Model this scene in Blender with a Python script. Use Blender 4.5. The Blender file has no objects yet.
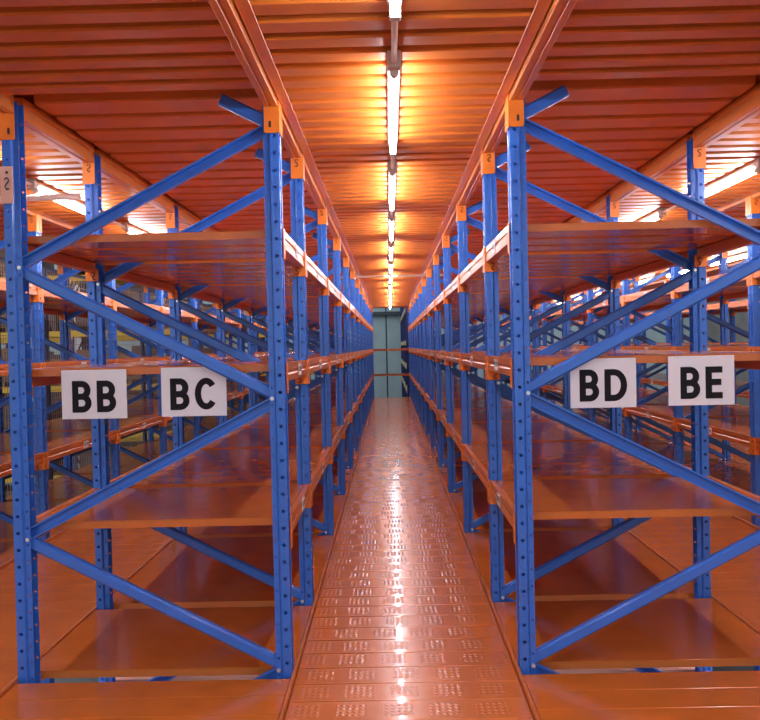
import bpy, bmesh, math, random
from mathutils import Vector, Matrix

random.seed(7)
C = bpy.context.scene.collection
SC = bpy.context.scene

# ------------------------------------------------------------------ dimensions
EYE = 1.45
AX = 0.041                      # centre of the central aisle
HALF = 0.512                    # half width of an aisle, post face to post face
RW = 1.235                      # rack depth, post face to post face
PERIOD = 2 * HALF + RW
FY = [3.58, 4.554] + [4.554 + 1.7 * k for k in range(1, 12)]    # 13 frames front to back
PW, PD = 0.071, 0.085           # upright width (x) and depth (y)
GROUND = -2.45
TOP = 2.58
FZ = -.024                       # top of the mezzanine floor planks
LV = [-.012, 0.676, 1.381, 1.990]        # tops of the four shelf levels
PT = 0.035                      # shelf panel thickness
Y_END = 23.05

# ------------------------------------------------------------------ materials
def mat(name, col, rough=0.4, metal=0.0, coat=0.0, coat_rough=0.1, emit=None, estr=0.0):
    m = bpy.data.materials.new(name); m.use_nodes = True
    b = m.node_tree.nodes['Principled BSDF']
    b.inputs['Base Color'].default_value = (*col, 1)
    b.inputs['Roughness'].default_value = rough
    b.inputs['Metallic'].default_value = metal
    b.inputs['Coat Weight'].default_value = coat
    b.inputs['Coat Roughness'].default_value = coat_rough
    if emit:
        b.inputs['Emission Color'].default_value = (*emit, 1)
        b.inputs['Emission Strength'].default_value = estr
    return m

def speckle(m, col, amount=0.12, scale=9.0, bump=0.0, bscale=60.0, rough=None, rvar=0.08):
    """gentle procedural variation of paint colour, gloss and surface"""
    nt = m.node_tree; b = nt.nodes['Principled BSDF']
    g = nt.nodes.new('ShaderNodeNewGeometry')
    n = nt.nodes.new('ShaderNodeTexNoise'); n.inputs['Scale'].default_value = scale
    n.inputs['Detail'].default_value = 4
    nt.links.new(g.outputs['Position'], n.inputs['Vector'])
    r = nt.nodes.new('ShaderNodeValToRGB')
    r.color_ramp.elements[0].position = 0.3; r.color_ramp.elements[1].position = 0.7
    r.color_ramp.elements[0].color = (*[c * (1 - amount) for c in col], 1)
    r.color_ramp.elements[1].color = (*[min(1, c * (1 + amount)) for c in col], 1)
    nt.links.new(n.outputs['Fac'], r.inputs['Fac'])
    nt.links.new(r.outputs['Color'], b.inputs['Base Color'])
    if rough is not None:
        mr = nt.nodes.new('ShaderNodeMapRange')
        mr.inputs['To Min'].default_value = max(0.02, rough - rvar); mr.inputs['To Max'].default_value = rough + rvar
        nt.links.new(n.outputs['Fac'], mr.inputs['Value'])
        nt.links.new(mr.outputs['Result'], b.inputs['Roughness'])
    if bump:
        n2 = nt.nodes.new('ShaderNodeTexNoise'); n2.inputs['Scale'].default_value = bscale
        nt.links.new(g.outputs['Position'], n2.inputs['Vector'])
        bp = nt.nodes.new('ShaderNodeBump'); bp.inputs['Strength'].default_value = bump
        bp.inputs['Distance'].default_value = 0.01
        nt.links.new(n2.outputs['Fac'], bp.inputs['Height'])
        nt.links.new(bp.outputs['Normal'], b.inputs['Normal'])
    return m

ORANGE = (0.57, 0.145, 0.024)
BLUE = (0.032, 0.155, 0.62)
M = {}
M['shelf'] = speckle(mat('shelf_orange_paint', ORANGE, 0.25, coat=0.08, coat_rough=0.12), ORANGE, 0.08, 6, bump=0.03, bscale=3, rough=0.17)
M['orange'] = speckle(mat('orange_paint', ORANGE, 0.3, coat=0.1), ORANGE, 0.08, 12, rough=0.33)
M['connector'] = speckle(mat('connector_orange_paint', (0.80, 0.20, 0.02), 0.35), (0.80, 0.20, 0.02), 0.08, 12, rough=0.36)
M['deck'] = speckle(mat('deck_orange_paint', (0.57, 0.146, 0.018), 0.35), (0.57, 0.146, 0.018), 0.08, 5, rough=0.42)
M['blue'] = speckle(mat('blue_paint', BLUE, 0.3, coat=0.3, coat_rough=0.12), BLUE, 0.08, 10, rough=0.32)
M['plate'] = mat('pale_plate', (0.72, 0.42, 0.33), 0.35)
M['dark'] = mat('dark_steel', (0.02, 0.02, 0.03), 0.4)
M['zinc'] = mat('zinc_bolt', (0.75, 0.75, 0.78), 0.3, metal=0.9)
M['white'] = mat('white_enamel', (0.62, 0.58, 0.55), 0.4)
M['conduit'] = mat('conduit_plastic', (0.78, 0.60, 0.52), 0.45)
M['tube'] = mat('lit_tube', (1, 1, 1), 0.4, emit=(0.87, 0.91, 1.0), estr=78.0)
M['paper'] = speckle(mat('sign_board', (0.78, 0.78, 0.84), 0.5), (0.78, 0.78, 0.84), 0.02, 4)
M['ink'] = mat('black_ink', (0.003, 0.003, 0.008), 0.9)
M['label'] = mat('price_label', (0.78, 0.74, 0.72), 0.5)
M['concrete'] = speckle(mat('concrete', (0.30, 0.30, 0.29), 0.7), (0.30, 0.30, 0.29), 0.12, 1.5, rough=0.65)
M['wall'] = speckle(mat('grey_sheet_wall', (0.42, 0.55, 0.57), 0.6), (0.42, 0.55, 0.57), 0.08, 1.2)
M['wallseam'] = mat('wall_seam', (0.05, 0.07, 0.09), 0.7)
M['sidewall'] = speckle(mat('side_wall', (0.26, 0.24, 0.22), 0.7), (0.26, 0.24, 0.22), 0.2, 0.8)
M['wire'] = mat('fence_wire', (0.42, 0.24, 0.16), 0.45)
M['fenceframe'] = mat('fence_frame', (0.06, 0.06, 0.12), 0.5)
M['yellow'] = mat('yellow_paint', (0.72, 0.42, 0.02), 0.4)
M['cream'] = mat('cream_paint', (0.62, 0.52, 0.28), 0.5)
M['navy'] = mat('navy_paint', (0.015, 0.035, 0.17), 0.45)
M['carton'] = speckle(mat('dark_carton', (0.07, 0.045, 0.05), 0.6), (0.07, 0.045, 0.05), 0.5, 3)
M['cartonb'] = speckle(mat('brown_carton', (0.16, 0.08, 0.045), 0.6), (0.16, 0.08, 0.045), 0.4, 3)

def floor_material():
    """orange steel planks with groups of raised chevron dimples"""
    m = mat('anti_slip_plank', ORANGE, 0.25, coat=0.35, coat_rough=0.08)
    speckle(m, (0.62, 0.165, 0.032), 0.06, 4, rough=0.24)
    nt = m.node_tree; b = nt.nodes['Principled BSDF']
    N = nt.nodes.new; L = nt.links.new
    def math_(op, a, c=None, d=None):
        n = N('ShaderNodeMath'); n.operation = op
        for i, v in enumerate((a, c, d)):
            if v is None: continue
            if isinstance(v, (int, float)): n.inputs[i].default_value = v
            else: L(v, n.inputs[i])
        return n.outputs[0]
    g = N('ShaderNodeNewGeometry'); s = N('ShaderNodeSeparateXYZ'); L(g.outputs['Position'], s.inputs[0])
    x, y = s.outputs['X'], s.outputs['Y']
    row = math_('FLOOR', math_('DIVIDE', y, 0.175))
    off = math_('MULTIPLY', math_('FRACT', math_('MULTIPLY', math_('SINE', math_('MULTIPLY', row, 12.9898)), 4375.85)), 0.10)
    xs = math_('ADD', x, math_('ADD', off, 20.0))
    gx = math_('FRACT', math_('DIVIDE', xs, 0.19))                       # groups across the plank
    mx = math_('MULTIPLY', math_('GREATER_THAN', gx, 0.14), math_('LESS_THAN', gx, 0.80))
    py = math_('FRACT', math_('DIVIDE', y, 0.175))
    my = math_('MULTIPLY', math_('GREATER_THAN', py, 0.22), math_('LESS_THAN', py, 0.86))
    zig = math_('ABSOLUTE', math_('SUBTRACT', math_('FRACT', math_('DIVIDE', xs, 0.026)), 0.5))
    v = math_('FRACT', math_('DIVIDE', math_('ADD', y, math_('MULTIPLY', zig, 0.020)), 0.028))
    ridge = math_('POWER', math_('SINE', math_('MULTIPLY', v, math.pi)), 2.0)
    dots = math_('ADD', 0.5, math_('MULTIPLY', 0.5, math_('COSINE', math_('MULTIPLY', xs, 2 * math.pi / 0.026))))
    ridge = math_('MULTIPLY', ridge, math_('ADD', 0.15, math_('MULTIPLY', dots, 0.85)))
    h = math_('MULTIPLY', ridge, math_('MULTIPLY', mx, my))
    nz = N('ShaderNodeTexNoise'); nz.inputs['Scale'].default_value = 7
    L(g.outputs['Position'], nz.inputs['Vector'])
    h = math_('ADD', h, math_('MULTIPLY', nz.outputs['Fac'], 0.05))
    bp = N('ShaderNodeBump'); bp.inputs['Strength'].default_value = 1.0; bp.inputs['Distance'].default_value = 0.0014
    L(h, bp.inputs['Height']); L(bp.outputs['Normal'], b.inputs['Normal'])
    L(bp.outputs['Normal'], b.inputs['Coat Normal'])
    return m
M['floor'] = floor_material()

# ------------------------------------------------------------------ mesh helpers
def box(bm, x0, x1, y0, y1, z0, z1, bev=0.0, mi=0):
    vs = [bm.verts.new(p) for p in ((x0,y0,z0),(x1,y0,z0),(x1,y1,z0),(x0,y1,z0),(x0,y0,z1),(x1,y0,z1),(x1,y1,z1),(x0,y1,z1))]
    fs = [bm.faces.new([vs[i] for i in f]) for f in ((3,2,1,0),(4,5,6,7),(0,1,5,4),(1,2,6,5),(2,3,7,6),(3,0,4,7))]
    for f in fs: f.material_index = mi
    if bev:
        bmesh.ops.bevel(bm, geom=list({e for f in fs for e in f.edges}), offset=bev, segments=1, affect='EDGES')

def extrude_poly(bm, pts, a, b, place, mi=0):
    """closed polygon pts (2D) swept between a and b; place(u,v,t) gives the 3D point"""
    A = [bm.verts.new(place(u, v, a)) for u, v in pts]
    B = [bm.verts.new(place(u, v, b)) for u, v in pts]
    n = len(pts); fs = []
    for i in range(n):
        fs.append(bm.faces.new((A[i], A[(i+1) % n], B[(i+1) % n], B[i])))
    fs.append(bm.faces.new(A[::-1])); fs.append(bm.faces.new(B))
    for f in fs: f.material_index = mi
    return fs

def tube(bm, p, q, r, n=10, mi=0):
    p, q = Vector(p), Vector(q); d = (q - p).normalized()
    u = d.orthogonal().normalized(); w = d.cross(u)
    A = [bm.verts.new(p + r * (math.cos(2*math.pi*i/n) * u + math.sin(2*math.pi*i/n) * w)) for i in range(n)]
    B = [bm.verts.new(v.co + (q - p)) for v in A]
    for i in range(n):
        f = bm.faces.new((A[i], A[(i+1) % n], B[(i+1) % n], B[i])); f.material_index = mi; f.smooth = True
    bm.faces.new(A[::-1]).material_index = mi; bm.faces.new(B).material_index = mi

def mesh(name, bm, mats):
    bmesh.ops.recalc_face_normals(bm, faces=bm.faces[:])
    me = bpy.data.meshes.new(name); bm.to_mesh(me); bm.free()
    for m in (mats if isinstance(mats, (list, tuple)) else [mats]): me.materials.append(m)
    return me

def link(name, data, parent=None, loc=(0, 0, 0)):
    o = bpy.data.objects.new(name, data); C.objects.link(o); o.location = loc
    if parent: o.parent = parent
    return o

def tag(o, label, cat, group=None):
    o['label'] = label; o['category'] = cat
    if group: o['group'] = group
    return o

def struct(name, bm, mats, loc=(0, 0, 0)):
    o = link(name, mesh(name, bm, mats), None, loc); o['kind'] = 'structure'; return o

def thing(name, loc, label, cat, group=None):
    return tag(link(name, None, None, loc), label, cat, group)

def copy_tree(root, loc):
    r = root.copy(); C.objects.link(r); r.location = loc
    for ch in list(root.children):
        c = ch.copy(); C.objects.link(c); c.parent = r
        for g in list(ch.children):
            d = g.copy(); C.objects.link(d); d.parent = c
    return r

ORD = ['first', 'second', 'third', 'fourth', 'fifth', 'sixth', 'seventh', 'eighth', 'ninth', 'tenth', 'eleventh', 'twelfth', 'thirteenth', 'fourteenth']

# ------------------------------------------------------------------ racks: prototypes
def upright_mesh(side):
    """perforated open steel section; aisle face at local x=0, body towards side*x"""
    bm = bmesh.new()
    prof = [((.080,.013),(.053,.013),'s'), ((.053,.013),(.046,0),''), ((.046,0),(0,0),'h'),
            ((0,0),(0,.032),'h'), ((0,.032),(.009,.036),''), ((.009,.036),(.009,.049),''), ((.009,.049),(0,.053),''),
            ((0,.053),(0,.085),'h'), ((0,.085),(.046,.085),'h'), ((.046,.085),(.053,.072),''), ((.053,.072),(.080,.072),'s')]
    pitch, zlow = 0.076, -0.684
    zs0 = GROUND
    n = int((TOP - zlow) / pitch)
    for (a, b, kind) in prof:
        a = Vector((a[0] * side * PW / .08, a[1], 0)); b = Vector((b[0] * side * PW / .08, b[1], 0))
        def P(t, z): return a.lerp(b, t) + Vector((0, 0, z))
        def quad(z0, z1): bm.faces.new([bm.verts.new(p) for p in (P(0,z0), P(1,z0), P(1,z1), P(0,z1))])
        if not kind: quad(zs0, TOP); continue
        quad(zs0, zlow)
        Lw = (b - a).length; r = 0.0085 if kind == 'h' else 0.006
        for k in range(n):
            z0 = zlow + k * pitch; z1 = z0 + pitch; zc = z0 + pitch / 2 + (0.02 if kind == 's' else 0)
            cs = [bm.verts.new(P(t, z)) for t, z in ((0,z0),(1,z0),(1,z1),(0,z1))]
            oc = []
            for i in range(8):
                an = math.radians(-157.5 + 45 * i)
                oc.append(bm.verts.new(P(0.5 + r * math.cos(an) / Lw, zc + r * math.sin(an))))
            for c in range(4):                                   # four corner fans round the hole
                bm.faces.new((cs[c], oc[(2*c+1) % 8], oc[2*c]))
                bm.faces.new((cs[c], cs[(c+1) % 4], oc[(2*c+2) % 8], oc[(2*c+1) % 8]))
        quad(zlow + n * pitch, TOP)
    bmesh.ops.remove_doubles(bm, verts=bm.verts[:], dist=1e-5)
    bmesh.ops.recalc_face_normals(bm, faces=bm.faces[:])
    g = bm.faces[:]
    bmesh.ops.solidify(bm, geom=g, thickness=0.0022)
    return mesh('upright', bm, M['blue'])

def brace_mesh(p, q, flip):
    """cold-rolled channel from p to q in the frame plane (x,z)"""
    bm = bmesh.new()
    p, q = Vector((p[0], 0, p[1])), Vector((q[0], 0, q[1])); d = (q - p); L = d.length; d.normalize()
    n = Vector((-d.z, 0, d.x)); w, dep, t = 0.0265, 0.016, 0.003
    s = 1 if flip else -1
    sec = [(-w, -dep), (-w, dep - .009), (-w + .009, dep), (w - .009, dep), (w, dep - .009), (w, -dep),
           (w - .008, -dep), (w - .008, -dep + t), (w - t, -dep + t), (w - t, dep - .009 - t*.5), (w - .009 - t*.5, dep - t),
           (-w + .009 + t*.5, dep - t), (-w + t, dep - .009 - t*.5), (-w + t, -dep + t), (-w + .008, -dep + t), (-w + .008, -dep)]
    A = []; B = []
    for u, v in sec:
        off = n * u + Vector((0, PD / 2 + s * v, 0))
        A.append(bm.verts.new(p + off)); B.append(bm.verts.new(q + off))
    k = len(sec)
    for i in range(k): bm.faces.new((A[i], A[(i+1) % k], B[(i+1) % k], B[i]))
    bm.faces.new(A[::-1]); bm.faces.new(B)
    return mesh('brace', bm, M['blue'])

UP_L = upright_mesh(1)      # body extends +x (left post of a rack)
UP_R = upright_mesh(-1)
bm = bmesh.new()
tube(bm, (0, -0.0065, 0), (0, 0.066, 0), 0.007, 8); tube(bm, (0, -0.010, 0), (0, -0.0025, 0), 0.0095, 6)
BOLT = mesh('bolt', bm, M['zinc'])

def frame_proto(low_side):
    """two uprights and zigzag bracing. low_side: the post ('R' or 'L') whose node sits at floor level"""
    root = link('upright_frame', None)
    link('upright', UP_L, root); link('upright', UP_R, root, (RW, 0, 0))
    xi = 0.059
    def X(s): return xi if s == 'L' else RW - xi
    hi = 'L' if low_side == 'R' else 'R'
    nodes = []
    z, s = 0.000 - 1.217, low_side
    while z < 3.2:
        nodes.append((s, z)); z += 0.611; s = hi if s == low_side else low_side
    for i in range(len(nodes) - 1):
        (s0, z0), (s1, z1) = nodes[i], nodes[i + 1]
        a = Vector((X(s0), z0 + 0.020)); b = Vector((X(s1), z1 - 0.020))
        d = (b - a).normalized()
        a -= d * 0.012; b += d * 0.012
        if b.y > TOP - 0.006:                    # top brace stops short below the deck
            t = (TOP - 0.008 - a.y) / (b.y - a.y); b = a.lerp(b, t)
        link('brace', brace_mesh(a, b, flip=(i % 2 == 1)), root)
    for s, z in nodes:
        if -0.6 < z < 2.40: link('bolt', BOLT, root, (X(s), 0.013, z))
    return root

FR = {'R': frame_proto('R'), 'L': frame_proto('L')}

# beam cross section, x measured inwards from the aisle face, z from the beam top
BEAM_SEC = [(0, 0), (.026, 0), (.028, -.002), (.028, -.0365), (.05, -.0365), (.05, -.082), (.048, -.084), (.002, -.084), (0, -.082),
            (0, -.052), (.005, -.047), (.005, -.035), (0, -.030)]
CEIL_SEC = [(0, 0), (.062, 0), (.062, -.030), (.050, -.036), (.050, -.060), (.062, -.066), (.062, -.098), (.060, -.10), (.036, -.10), (.033, -.095), (.027, -.095), (.024, -.10), (.002, -.10), (0, -.098)]

def connector_mesh(side, far, top, h, ceil=False):
    bm = bmesh.new(); t = 0.0035
    if ceil:
        pts = [(-.0035, 0), (.062, 0), (.062, -h + .006), (.056, -h), (.004, -h), (-.0035, -h + .006)]
    else:
        pts = [(-.0035, 0), (.040, 0), (.040, -.052), (.046, -.062), (.064, -.072), (.066, -.080), (.066, -h + .006), (.060, -h), (.004, -h), (-.0035, -h + .006)]
    extrude_poly(bm, pts, 0, -t if far else t, lambda u, v, w: (side * u, w, v))
    y0, y1 = (-t, .044) if far else (-.044, t)
    x0, x1 = sorted((side * -.0065, side * -.0032))
    box(bm, x0, x1, y0, y1, -h, 0)                                     # plate wrapped round the aisle face
    if far:                                                             # two keyhole slots in the wrap, one on the face
        for zc in (() if ceil else (-.03, -h + .03)):
            x = side * -.0066
            extrude_poly(bm, [(-.005, -.010), (.005, -.010), (.005, .010), (-.005, .010)], x, x - side * .0012, lambda u, v, w: (w, .024 + u, zc + v), 1)
        if ceil == 2:
            extrude_poly(bm, [(.006*math.cos(a), (.009 if math.sin(a) > 0 else -.009) + .006*math.sin(a)) for a in [math.radians(22.5 + 45*i) for i in range(8)]],
                         -t - .0004, -t - .0016, lambda u, v, w: (side * (.036 + u), w, -h + .038 + v), 1)
    return mesh('connector', bm, [M['connector'], M['dark']])

def clip_mesh(side):
    """S-shaped wire safety clip"""
    bm = bmesh.new()
    pts = [(-.011, .014), (-.004, .020), (.006, .018), (.009, .010), (.003, .003), (-.006, -.004), (-.008, -.012), (-.001, -.020), (.009, -.018)]
    for a, b in zip(pts[:-1], pts[1:]):
        tube(bm, (side * a[0], 0, a[1]), (side * b[0], 0, b[1]), .0026, 6)
    return mesh('safety_clip', bm, M['dark'])
CLIP = {1: clip_mesh(1), -1: clip_mesh(-1)}

def label_mesh(side):
    bm = bmesh.new()
    x = side * -.0005; x2 = side * -.003
    a, b = sorted((x, x2)); box(bm, a, b, -.055, .055, -.072, -.012)
    for y in (-.028, .026):                                              # printed blocks on the label
        for k in range(4):
            y0 = y - .016 + k * .009
            a, b = sorted((side * -.003, side * -.0036)); box(bm, a, b, y0, y0 + .0045, -.052, -.026, mi=1)
    return mesh('price_label', bm, [M['label'], M['fenceframe']])
LABEL = {1: label_mesh(1), -1: label_mesh(-1)}

CON = {}
for s in (1, -1):
    CON[s, True] = connector_mesh(s, True, 0, .136); CON[s, False] = connector_mesh(s, False, 0, .136)
    CON[s, True, 'f'] = connector_mesh(s, True, 0, .215, 2); CON[s, True, 'c'] = connector_mesh(s, True, 0, .215, True); CON[s, False, 'c'] = connector_mesh(s, False, 0, .215, True)

_beam_cache = {}
def beam_proto(side, length, kind, with_clip=True):
    """side=+1: body extends +x from the aisle face (left edge of a rack)"""
    key = (side, round(length, 3), kind)
    if key in _beam_cache: return _beam_cache[key]
    bm = bmesh.new()
    extrude_poly(bm, BEAM_SEC if kind == 's' else CEIL_SEC, .008, length - .008, lambda u, v, w: (side * u, w, v))
    me = mesh('shelf_beam' if kind == 's' else 'deck_beam', bm, M['orange'])
    o = link('shelf_beam' if kind == 's' else 'deck_beam', me)
    tagk = () if kind == 's' else ('c',)
    far = link('connector', CON[(side, True) + (('f',) if kind == 'f' else tagk)], o, (0, length - .0035, 0))
    link('connector', CON[(side, False) + tagk], o, (0, .0035, 0))
    if kind != 'f': link('safety_clip', CLIP[side], far, (side * (.040 if kind == 's' else .03), -.0065, -.108 if kind == 's' else -.128))
    if kind == 's':
        link('price_label', LABEL[side], o, (0, length * (.5 if length > 1.2 else .6), 0))
    else:
        bm = bmesh.new()                                                 # angle ledge that carries the aisle deck
        y0, y1 = -PD * .5 - .0, length + PD * .5
        pts = [(-.0072, 0), (-.0072, -.076), (-.052, -.076), (-.0535, -.0745), (-.052, -.073), (-.0105, -.073), (-.0105, 0)]
        extrude_poly(bm, pts, y0 + .001, y1 - .001, lambda u, v, w: (side * u, w, v))
        link('ledge_angle', mesh('ledge_angle', bm, M['orange']), o)
    _beam_cache[key] = [o, False]
    return _beam_cache[key]

_shelf_cache = {}
def shelf_mesh(width, length):
    key = (round(width, 3), round(length, 3))
    if key in _shelf_cache: return _shelf_cache[key]
    bm = bmesh.new()
    box(bm, 0, width, 0, length, -.004, 0, bev=.0012)
    t = .003
    box(bm, 0, width, 0, t, -PT, -.004); box(bm, 0, width, length - t, length, -PT, -.004)          # folded front and back lips
    box(bm, 0, width, t, .016, -PT, -PT + t); box(bm, 0, width, length - .016, length - t, -PT, -PT + t)
    n = max(3, round(length / .27)); p = length / n
    for k in range(n):                                                    # pressed stiffening channels underneath
        yc = (k + .5) * p
        hw, hb, d = p * .44, p * .40, .031
        pts = [(yc - hw, -.004), (yc - hb, -d), (yc + hb, -d), (yc + hw, -.004)]
        extrude_poly(bm, pts, .012, width - .012, lambda u, v, w: (w, u, v))
    _shelf_cache[key] = mesh('steel_shelf', bm, M['shelf'])
    return _shelf_cache[key]

# ------------------------------------------------------------------ racks: placing
RACKS = [  # index of period, name, low node side, first frame
    (-2, 'rack at far left', 'R', 1), (-1, 'left central rack', 'R', 0), (0, 'right central rack', 'L', 0),
    (1, 'next rack to the right', 'R', 1), (2, 'farthest right rack', 'R', 4)]
def rack_x(i): return AX + HALF + i * PERIOD                # left post face
LEVEL_NAME = ['lowest level', 'second level', 'third level', 'top level']
beam_jobs, ceil_jobs = [], []
used = {'R': False, 'L': False}
for (ri, rname, low, f0) in RACKS:
    X0 = rack_x(ri); X1 = X0 + RW
    for k in range(f0, 13):
        loc = (X0, FY[k], 0)
        if not used[low]: fr = FR[low]; fr.location = loc; used[low] = True
        else: fr = copy_tree(FR[low], loc)
        pos = 'front' if k == 0 else ('rearmost' if k == 12 else ORD[k] + ' from the front')
        tag(fr, f'blue upright frame with braces, {pos}, {rname}', 'rack frame', f'upright frames of the {rname}')
    for k in range(f0, 12):
        ya, yb = FY[k] + PD, FY[k + 1]
        for lv in range(4):
            pos = f'{ORD[k]} bay back'
            if lv == 0:
                sx, w = X0 + .002, RW - .004
                s0, s1 = ya + .004, yb - .016
            else:
                sx, w = X0 + .0295, RW - .059
                s0, s1 = ya - .004, yb + .010
                # panels reach in between the posts, clear of the uprights' inner lips
                s0, s1 = ya + .010, yb - .012
            sh = link('steel_shelf', shelf_mesh(w, s1 - s0), None, (sx, s0, LV[lv]))
            tag(sh, f'orange steel shelf, {LEVEL_NAME[lv]}, {pos}, {rname}', 'shelf', f'shelves of the {rname}')
            if lv:
                for side, bx in ((1, X0), (-1, X1)):
                    which = 'left' if side == 1 else 'right'
                    d = math.hypot(bx, (ya + yb) / 2)
                    beam_jobs.append((d, side, (bx, ya, LV[lv] + .001), yb - ya,
                        f'orange shelf beam, {LEVEL_NAME[lv]}, {pos}, {which} edge of {rname}', f'shelf beams of the {rname}'))
        for side, bx in ((1, X0), (-1, X1)):
            which = 'left' if side == 1 else 'right'
            ceil_jobs.append((side, (bx, ya, 2.62), yb - ya, 'c', f'orange deck beam overhead, {ORD[k]} bay back, {which} edge of {rname}', f'deck beams above the {rname}'))
    if ri in (-1, 0):
        for side, bx in ((1, X0), (-1, X1)):
            which = 'left' if side == 1 else 'right'
            ceil_jobs.append((side, (bx, .9, 2.62), FY[0] - .9, 'f', f'orange deck beam passing overhead in front of the {rname}, {which} edge', f'deck beams above the {rname}'))

beam_jobs.sort(key=lambda j: j[0])
for n, (d, side, loc, L, lab, grp) in enumerate(beam_jobs):
    if n >= 300: break
    e = beam_proto(side, L, 's')
    if not e[1]: o = e[0]; o.location = loc; e[1] = True
    else: o = copy_tree(e[0], loc)
    tag(o, lab, 'shelf beam', grp); o['kind'] = 'thing'
rest = beam_jobs[300:]
if rest:
    bm = bmesh.new()
    for (d, side, loc, L, lab, grp) in rest:
        extrude_poly(bm, BEAM_SEC, .004, L - .004, lambda u, v, w: (loc[0] + side * u, loc[1] + w, loc[2] + v))
        for y0, y1 in ((.003, .007), (L - .007, L - .003)):
            a, b = sorted((loc[0], loc[0] + side * .066)); box(bm, a, b, loc[1] + y0, loc[1] + y1, loc[2] - .142, loc[2] - .0)
    o = link('shelf_beams', mesh('shelf_beams', bm, M['orange']))
    tag(o, 'remaining far orange shelf beams at the rear end of the racks', 'shelf beam'); o['kind'] = 'stuff'
for (side, loc, L, kd, lab, grp) in ceil_jobs:
    e = beam_proto(side, L, kd)
    if not e[1]: o = e[0]; o.location = loc; e[1] = True
    else: o = copy_tree(e[0], loc)
    tag(o, lab, 'deck beam', grp); o['kind'] = 'thing'

# ------------------------------------------------------------------ mezzanine floor, trims, deck overhead
bm = bmesh.new()
aisles = [(-2, 'L'), (-1, 'C'), (0, 'C'), (1, 'C'), (2, 'R')]
aisle_c = [AX + i * PERIOD for i in (-1, 0, 1, 2)]
for c in aisle_c:
    y = 0.175 * round(-1.0 / 0.175)
    while y < Y_END - .1:
        n0 = len(bm.verts)
        box(bm, c - HALF + .020, c + HALF - .020, y + .0012, y + .1738, -.045, 0, bev=.0018)
        bm.verts.ensure_lookup_table()
        ta, tb = random.uniform(-.0045, .0045), random.uniform(-.0012, .0012)      # no plank lies perfectly true
        for v in bm.verts[n0:]: v.co.z += ta * (v.co.y - y - .0875) + tb * (v.co.x - c) - .0008
        y += .175
struct('floor', bm, M['floor'], (0, 0, FZ))
bm = bmesh.new()
for i in (-2, -1, 0, 1):                                                   # smooth planks before the rack fronts
    X0 = rack_x(i); y = 3.555
    while y > .3:
        box(bm, X0 + .004, X0 + RW - .004, y - .1735, y - .001, -.045, .004, bev=.003)
        y -= .175
o = struct('floor_front', bm, M['shelf'], (0, 0, FZ))
for n, c in enumerate(aisle_c):
    for m_, s in enumerate((-1, 1)):
        bm = bmesh.new()
        x = c + s * HALF
        a, b = sorted((x - s * .0015, x - s * .0175))
        pts = [(0, .016), (.004, .020), (.012, .020), (.016, .016), (.016, -.10), (0, -.10)]
        extrude_poly(bm, [(p - 0, q) for p, q in pts], -1.0, Y_END, lambda u, v, w: (a + u, w, v))
        struct(f'trim_{2*n+m_+1}', bm, M['orange'], (0, 0, FZ))

def deck_strip(bm, x0, x1, y0, y1, z, p=.15, d=.075, fr=.60):
    """sheet deck of parallel channel ribs; fr = share of the pitch taken by the flat bottoms"""
    y = y0; prof = []; a, b = p * (1 - fr) / 2, p * (1 + fr) / 2
    while y + p <= y1 + 1e-6:
        prof += [(y + a - .010, z + d), (y + a - .004, z + .007), (y + a + .003, z), (y + b - .003, z), (y + b + .004, z + .007), (y + b + .010, z + d)]
        y += p
    prof += [(y1, z + d), (y1, z + d + .012), (y0, z + d + .012), (y0, z + d)]
    extrude_poly(bm, prof, x0, x1, lambda u, v, w: (w, u, v))
bm = bmesh.new()
YD0 = .6
for c in aisle_c: deck_strip(bm, c - HALF + .012, c + HALF - .012, YD0, Y_END + .3, 2.5485, .15, .100)
for i in (-2, -1, 0, 1, 2):
    deck_strip(bm, rack_x(i) + .066, rack_x(i) + RW - .066, YD0, 3.66, 2.575, .146, .098, .60)
    deck_strip(bm, rack_x(i) + .10, rack_x(i) + RW - .10, 3.67, Y_END + .3, 2.600, .25, .062, .74)
deck = struct('ceiling', bm, M['deck'])
bm = bmesh.new()
box(bm, rack_x(-2) - .1, rack_x(2) + RW + .1, YD0, Y_END + .35, 2.676, 2.70)
struct('ceiling_top', bm, M['deck'])

# ------------------------------------------------------------------ tube lamps
def lamp_proto():
    root = link('tube_lamp', None); L = 1.30
    bm = bmesh.new()
    extrude_poly(bm, [(-.020, .048), (.020, .048), (.026, .030), (.016, .012), (-.016, .012), (-.026, .030)], 0, L, lambda u, v, w: (u, w, v))
    link('batten', mesh('batten', bm, M['white']), root)
    bm = bmesh.new(); tube(bm, (0, .045, -.012), (0, L - .03, -.012), .0155, 14)
    link('tube', mesh('tube', bm, M['tube']), root)
    for y0, y1, w in ((-.012, .034, .027), (L - .030, L + .004, .018)):
        bm = bmesh.new(); box(bm, -w, w, y0, y1, -.032 if w < .02 else -.012, .013 if w < .02 else .050, bev=.004)
        link('end_cap', mesh('end_cap', bm, M['white']), root)
    bm = bmesh.new(); tube(bm, (0, .030, -.012), (0, .075, -.012), .017, 12); link('tube_socket', mesh('tube_socket', bm, M['white']), root)
    return root
lp = lamp_proto(); lused = False
LZ = 2.498
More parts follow.
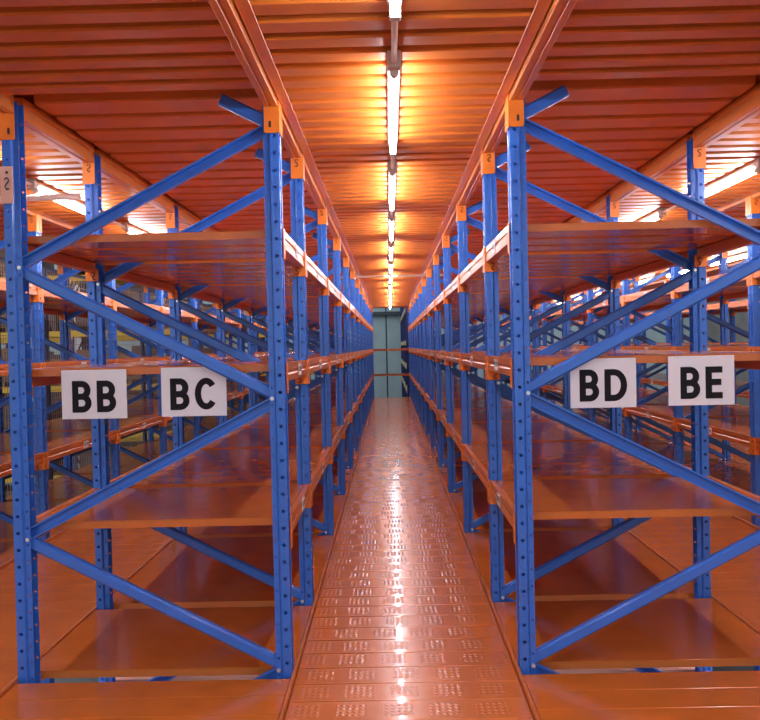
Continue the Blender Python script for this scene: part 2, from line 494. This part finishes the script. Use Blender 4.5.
for ai, (c, an, y_first, n) in enumerate(((aisle_c[1], 'central aisle', -.54, 13), (aisle_c[0], 'left side aisle', 3.25, 11), (aisle_c[2], 'right side aisle', 1.41, 12), (aisle_c[3], 'far right aisle', 4.80, 10))):
    k = 0; y = y_first
    while y < 22:
        loc = (c, y, LZ)
        if not lused: o = lp; o.location = loc; lused = True
        else: o = copy_tree(lp, loc)
        tag(o, f'lit fluorescent tube lamp, {ORD[k]} in the row above the {an}', 'lamp', f'tube lamps over the {an}')
        bm = bmesh.new(); ye = y + 1.78
        if ye < 22:
            tube(bm, (c, y + 1.2985, LZ + .010), (c, ye - .006, LZ + .010), .011, 10)
            cd = link('wiring_conduit', mesh('wiring_conduit', bm, M['conduit']))
            tag(cd, f'pale wiring conduit between the {ORD[k]} and {ORD[k+1]} lamps of the {an}', 'conduit', f'conduits over the {an}')
        else: bm.free()
        y += 1.78; k += 1
bm = bmesh.new(); tube(bm, (AX - HALF - .3, 12.1, 2.497), (AX + HALF + .3, 12.1, 2.497), .014, 10)
tag(link('cross_conduit', mesh('cross_conduit', bm, M['white'])), 'thin white conduit crossing the central aisle below the ceiling', 'conduit')
bm = bmesh.new(); tube(bm, (aisle_c[0] - HALF - .05, 5.12, 2.445), (aisle_c[0] + .27, 5.12, 2.445), .020, 12)
tag(link('cross_conduit', mesh('cross_conduit', bm, M['conduit'])), 'pale conduit crossing the left side aisle below the ceiling', 'conduit')

# ------------------------------------------------------------------ hanging aisle signs
# letter outlines as stroked paths on a 0..1 by 0..1 grid (condensed heavy sans)
def arc(cx, cy, rx, ry, a0, a1, n=12):
    return [(cx + rx * math.cos(math.radians(a0 + (a1 - a0) * i / n)), cy + ry * math.sin(math.radians(a0 + (a1 - a0) * i / n))) for i in range(n + 1)]
def stroke(bm, pts, w, place, y0, y1):
    """solid ribbon of width w along pts"""
    P = [Vector(p) for p in pts]; Lf, Rt = [], []
    for i, p in enumerate(P):
        a = (P[i] - P[i-1]).normalized() if i else (P[1] - P[0]).normalized()
        b = (P[i+1] - P[i]).normalized() if i < len(P) - 1 else a
        na, nb = Vector((-a.y, a.x)), Vector((-b.y, b.x)); n = (na + nb); n.normalize()
        s = w / 2 / max(.5, n.dot(na)); Lf.append(p + n * s); Rt.append(p - n * s)
    for i in range(len(P) - 1):
        q = [Lf[i], Lf[i+1], Rt[i+1], Rt[i]]
        A = [bm.verts.new(place(v.x, v.y, y0)) for v in q]; B = [bm.verts.new(place(v.x, v.y, y1)) for v in q]
        bm.faces.new(A); bm.faces.new(B[::-1])
        for j in range(4): bm.faces.new((A[j], A[(j+1) % 4], B[(j+1) % 4], B[j]))
def letter_paths(ch, W, H, t):
    h = t / 2
    if ch == 'B':
        r1 = (H - t) / 4
        return [[(h, 0), (h, H)], [(h, H - h), (W * .50, H - h)] + arc(W * .50, H - h - r1, W * .46 - h, r1, 90, -90)[1:] + [(h, H - h - 2 * r1)],
                [(h, h + 2 * r1), (W * .52, h + 2 * r1)] + arc(W * .52, h + r1, W * .48 - h, r1, 90, -90)[1:] + [(h, h)]]
    if ch == 'D':
        return [[(h, 0), (h, H)], [(h, H - h), (W * .42, H - h)] + arc(W * .42, H / 2, W * .58 - h, H / 2 - h, 90, -90, 18)[1:] + [(h, h)]]
    if ch == 'C':
        return [arc(W / 2, H / 2, W / 2 - h, H / 2 - h, 38, 322, 26)]
    if ch == 'E':
        return [[(h, 0), (h, H)], [(h, H - h), (W, H - h)], [(h, H / 2 + .002), (W * .93, H / 2 + .002)], [(h, h), (W, h)]]
def sign(text, xc, zc, rot, lab):
    root = thing('aisle_sign', (xc, 3.662, zc), lab, 'sign', 'hanging aisle letter signs')
    root.rotation_euler = (0, math.radians(rot), 0)
    W, H = .298, .224
    bm = bmesh.new(); box(bm, -W/2, W/2, -.003, 0, -H/2, H/2, bev=.0008)
    link('board', mesh('board', bm, M['paper']), root)
    lh, t, gap = .145, .0285, .025
    WD = {'B': .088, 'C': .104, 'D': .102, 'E': .076}
    total = sum(WD[c] for c in text) + gap; xx = -total / 2
    for i, ch in enumerate(text):
        bm = bmesh.new()
        lw = WD[ch]; x0 = xx; xx += lw + gap
        for pi_, pth in enumerate(letter_paths(ch, lw, lh, t)):
            stroke(bm, pth, t, lambda u, v, y: (x0 + u, y, v - lh / 2 - .010), -.0045 - .0003 * pi_, -.003)
        link('letter_' + ch.lower(), mesh('letter_' + ch.lower(), bm, M['ink']), root)
SG = [('BB', -1.354, 1.260, .2), ('BC', -.897, 1.262, .2), ('BD', .965, 1.260, .2), ('BE', 1.408, 1.262, .1)]
for tx, x, z, r in SG:
    sign(tx, x, z, r, f'white sign reading {tx} in black, hung from the {"left" if x < 0 else "right"} front shelf')

# loose connector plate clipped to the outer left post
pl = thing('connector_plate', (rack_x(-1) - .004, FY[0] - .003, 2.205), 'pale connector plate with an S clip on the leftmost front post', 'connector plate')
bm = bmesh.new(); box(bm, 0, .052, -.004, 0, -.082, .082, bev=.0015); box(bm, -.004, 0, -.004, .042, -.082, .082)
link('plate', mesh('plate', bm, M['plate']), pl)
link('safety_clip', CLIP[1], pl, (.026, -.007, .005)).scale = (1, 1, 1.3)
bm = bmesh.new(); tube(bm, (.026, -.0046, .055), (.026, -.0042, .055), .007, 10); link('slot', mesh('slot', bm, M['dark']), pl)

# ------------------------------------------------------------------ aisle end: rails, wall, storage beyond
for z, nm in ((1.34, 'upper'), (.62, 'lower')):
    bm = bmesh.new(); box(bm, AX - HALF - .0, AX + HALF + .0, Y_END + .135, Y_END + .170, z - .032, z + .032, bev=.005)
    r = link('safety_rail', mesh('safety_rail', bm, M['orange']))
    tag(r, f'{nm} orange guard rail closing the far end of the central aisle', 'rail', 'guard rails at the aisle end')

WY = 36.0
bm = bmesh.new()
x = -40.0 + .27
while x < 24:
    box(bm, x + .03, x + 2.17, WY, WY + .1, GROUND, 7.5); x += 2.2
box(bm, -40, 24, WY + .06, WY + .15, GROUND, 7.5, mi=1)
struct('wall_back', bm, [M['wall'], M['wallseam']])
bm = bmesh.new(); box(bm, -40, 24, WY - .25, WY - .02, 2.82, 2.98); box(bm, -40, 24, WY - .12, WY - .02, 3.3, 3.5)
struct('trim_20', bm, M['wallseam'])
bm = bmesh.new(); box(bm, -40, -39.9, -6, WY, GROUND, 7.5); struct('wall_left', bm, M['sidewall'])
bm = bmesh.new(); box(bm, 13.9, 14, -6, WY, GROUND, 7.5); struct('wall_right', bm, M['sidewall'])
bm = bmesh.new(); box(bm, -60, 60, -70, WY + .2, GROUND - .1, GROUND); struct('floor_ground', bm, M['concrete'])

def pallet_rack(name, x0, y0, length, depth, levels, beam_mat, lab, grp, post_mat, along='x', back=None):
    root = thing(name, (x0, y0, GROUND), lab, 'pallet rack', grp)
    def put(u0, u1, v0, v1, z0, z1, bm, mi=0):
        z0 -= GROUND; z1 -= GROUND
        if along == 'x': box(bm, u0, u1, v0, v1, z0, z1, mi=mi)
        else: box(bm, v0, v1, u0, u1, z0, z1, mi=mi)
    topz = max(levels) + .9
    for u in (0, length - .09):
        for v in (0, depth - .08):
            bm = bmesh.new(); put(u, u + .09, v, v + .08, GROUND, topz, bm)
            link('upright', mesh('upright', bm, post_mat), root)
    for z in levels:
        for v in (0.0, depth - .05):
            bm = bmesh.new(); put(.09, length - .09, v, v + .05, z - .13, z, bm); put(.06, .09, v - .004, v + .06, z - .19, z + .03, bm); put(length - .09, length - .06, v - .004, v + .06, z - .19, z + .03, bm)
            link('beam', mesh('beam', bm, beam_mat), root)
    for u in (.03, length - .06):
        z = GROUND + .2; s = 0
        while z + .8 < topz:
            bm = bmesh.new(); a, b = (.06, depth - .06) if s == 0 else (depth - .06, .06)
            pa, pb = ((u, a, z - GROUND), (u, b, z + .8 - GROUND)) if along == 'x' else ((a, u, z - GROUND), (b, u, z + .8 - GROUND))
            tube(bm, pa, pb, .022, 6); link('brace', mesh('brace', bm, post_mat), root); z += .8; s = 1 - s
    if back:
        bm = bmesh.new(); put(.1, length - .1, depth * .5, depth * .5 + .03, GROUND + .3, topz - .1, bm); link('back_panel', mesh('back_panel', bm, back), root)
    return root

LVY = [-1.3, -.35, .72, 1.95, 3.2]
PR = []
for row, (yy, xs) in enumerate(((18.0, (-15.6, -12.8, -10.0, -7.2)), (25.5, (-21.0, -18.2, -15.4, -12.6, -9.8, -7.0, -4.2)))):
    for i, x0 in enumerate(xs):
        w = 'front row' if row == 0 else 'back row'
        pallet_rack('pallet_rack', x0, yy, 2.78, 1.1, LVY, M['yellow'],
            f'blue pallet rack with yellow beams beyond the mesh fence, {w}, {ORD[len(xs)-1-i]} from the right', 'pallet racks in the hall at left', M['navy'])
        for li, z in enumerate([GROUND] + LVY):
            x = x0 + .14; j = 0
            while x < x0 + 2.2:
                bw = random.uniform(.55, .85); bh = random.uniform(.5, .95) if li else .8
                if x + bw > x0 + 2.68: break
                PR.append((x, yy, z, bw, bh, w, i, li, j)); x += bw + random.uniform(.03, .12); j += 1
for (x, yy, z, bw, bh, w, i, li, j) in PR:
    bm = bmesh.new()
    box(bm, 0, bw, .0, .99, .12, bh, bev=.01)
    for u in (0, bw / 2 - .05, bw - .1): box(bm, u, u + .1, 0, 1.0, 0, .10)
    box(bm, 0, bw, 0, 1.0, .10, .12)
    box(bm, bw*.3, bw*.7, -.004, 0, bh*.45, bh*.7, mi=1)
    o = link('carton', mesh('carton', bm, [random.choice((M['carton'], M['carton'], M['cartonb'])), M['label'] if random.random() < .10 else M['carton']]), None, (x, yy + .053, z + .006))
    n = 7 if w == 'back row' else 4
    lvn = ['floor', 'lowest beam', 'second beam', 'third beam', 'fourth beam', 'top beam'][li]
    tag(o, f'dark carton {ORD[j]} along, on {lvn} of {ORD[n-1-i]} pallet rack from right, {w}', 'carton', 'cartons on the pallet racks')
for k in range(4):
    pallet_rack('pallet_rack', .50, 24.0 + k * 2.9, 2.88, 1.0, [.12, .86, 1.60, 2.62], M['cream'],
        f'navy storage rack with cream beams beyond the aisle end, {ORD[k]} bay back', 'navy racks beyond the aisle end', M['navy'], along='y', back=M['navy'])

# wire mesh fence behind the far left rack
FX = rack_x(-2) - .40
def fence_proto(L):
    root = link('mesh_fence_panel', None); H = 5.0
    bm = bmesh.new()
    for y in (0, L - .04): box(bm, -.02, .02, y, y + .04, 0, H)
    for z in (0, H * .5, H - .04): box(bm, -.018, .018, .04, L - .04, z, z + .04)
    link('panel_frame', mesh('panel_frame', bm, M['fenceframe']), root)
    bm = bmesh.new(); p = .062; y = .05
    while y < L - .05: box(bm, -.0025, .0025, y - .0025, y + .0025, .02, H - .02); y += p
    z = .05
    while z < H - .05: box(bm, .0025, .0075, .02, L - .02, z - .0025, z + .0025); z += p * 1.6
    link('wire_mesh', mesh('wire_mesh', bm, M['wire']), root)
    return root
fp = fence_proto(1.96)
for k in range(9):
    loc = (FX, 6.2 + k * 2.0, GROUND)
    o = fp if k == 0 else copy_tree(fp, loc); o.location = loc
    tag(o, f'wire mesh fence panel behind the rack at far left, {ORD[k]} from the front', 'fence', 'mesh fence panels')
col = thing('hall_post', (-8.9, 22.6, GROUND), 'pale grey square column standing behind the mesh fence', 'column')
bm = bmesh.new(); box(bm, -.16, .16, -.16, .16, .5, 9.0, bev=.01); link('shaft', mesh('shaft', bm, M['paper']), col)
bm = bmesh.new(); box(bm, -.26, .26, -.26, .26, 0, .5, bev=.02); link('base', mesh('base', bm, M['paper']), col)

# ------------------------------------------------------------------ level below, seen through the gap under the front shelves
for i, rn in ((-1, 'left central rack'), (0, 'right central rack')):
    for k in range(2):
        s0, s1 = FY[k] + PD + .004, FY[k + 1] - .006
        lm = shelf_mesh(RW - .006, s1 - s0).copy(); lm.materials[0] = M['plate']  # pale colour paints in the bright light on these lower shelves
        sh = link('steel_shelf', lm, None, (rack_x(i) + .003, s0, -.46))
        tag(sh, f'pale shelf with painted-in light, storey below, under the {ORD[k]} bay of the {rn}', 'shelf', 'shelves of the storey below')
for n, (x, y) in enumerate(((aisle_c[0], 3.9), (aisle_c[1], 3.9), (aisle_c[2], 3.9))):  # unseen lamps, added to brighten the shelves below the floor
    o = copy_tree(lp, (x, y, -.16))
    tag(o, f'added tube lamp hidden beneath the mezzanine floor under the {("left side", "central", "right side")[n]} aisle', 'lamp', 'added tube lamps of the storey below')

# ------------------------------------------------------------------ world, camera, colour
w = bpy.data.worlds.new('hall_light'); SC.world = w; w.use_nodes = True
w.node_tree.nodes['Background'].inputs['Color'].default_value = (0.86, 0.92, 1.0, 1)
w.node_tree.nodes['Background'].inputs['Strength'].default_value = 0.9

cam = bpy.data.cameras.new('camera'); co = bpy.data.objects.new('camera', cam); C.objects.link(co); SC.camera = co
cam.sensor_fit = 'HORIZONTAL'; cam.sensor_width = 36; cam.lens = 36 * 805 / 760
cam.clip_start = .05; cam.clip_end = 200
ROLL = math.radians(1.3)
aim = Vector((9.5, 14.0, -805.0)).normalized()          # where the aisle's vanishing point sits in the frame
Q = aim.rotation_difference(Vector((0, 0, -1))).to_matrix().to_4x4()
co.matrix_world = Matrix.Translation((0, 0, EYE)) @ Matrix.Rotation(math.pi / 2, 4, 'X') @ Matrix.Rotation(-ROLL, 4, 'Z') @ Q
SC.view_settings.view_transform = 'Standard'; SC.view_settings.look = 'None'
SC.view_settings.gamma = 1; SC.view_settings.use_curve_mapping = False
SC.view_settings.exposure = 0.24
SC.cycles.max_bounces = 8
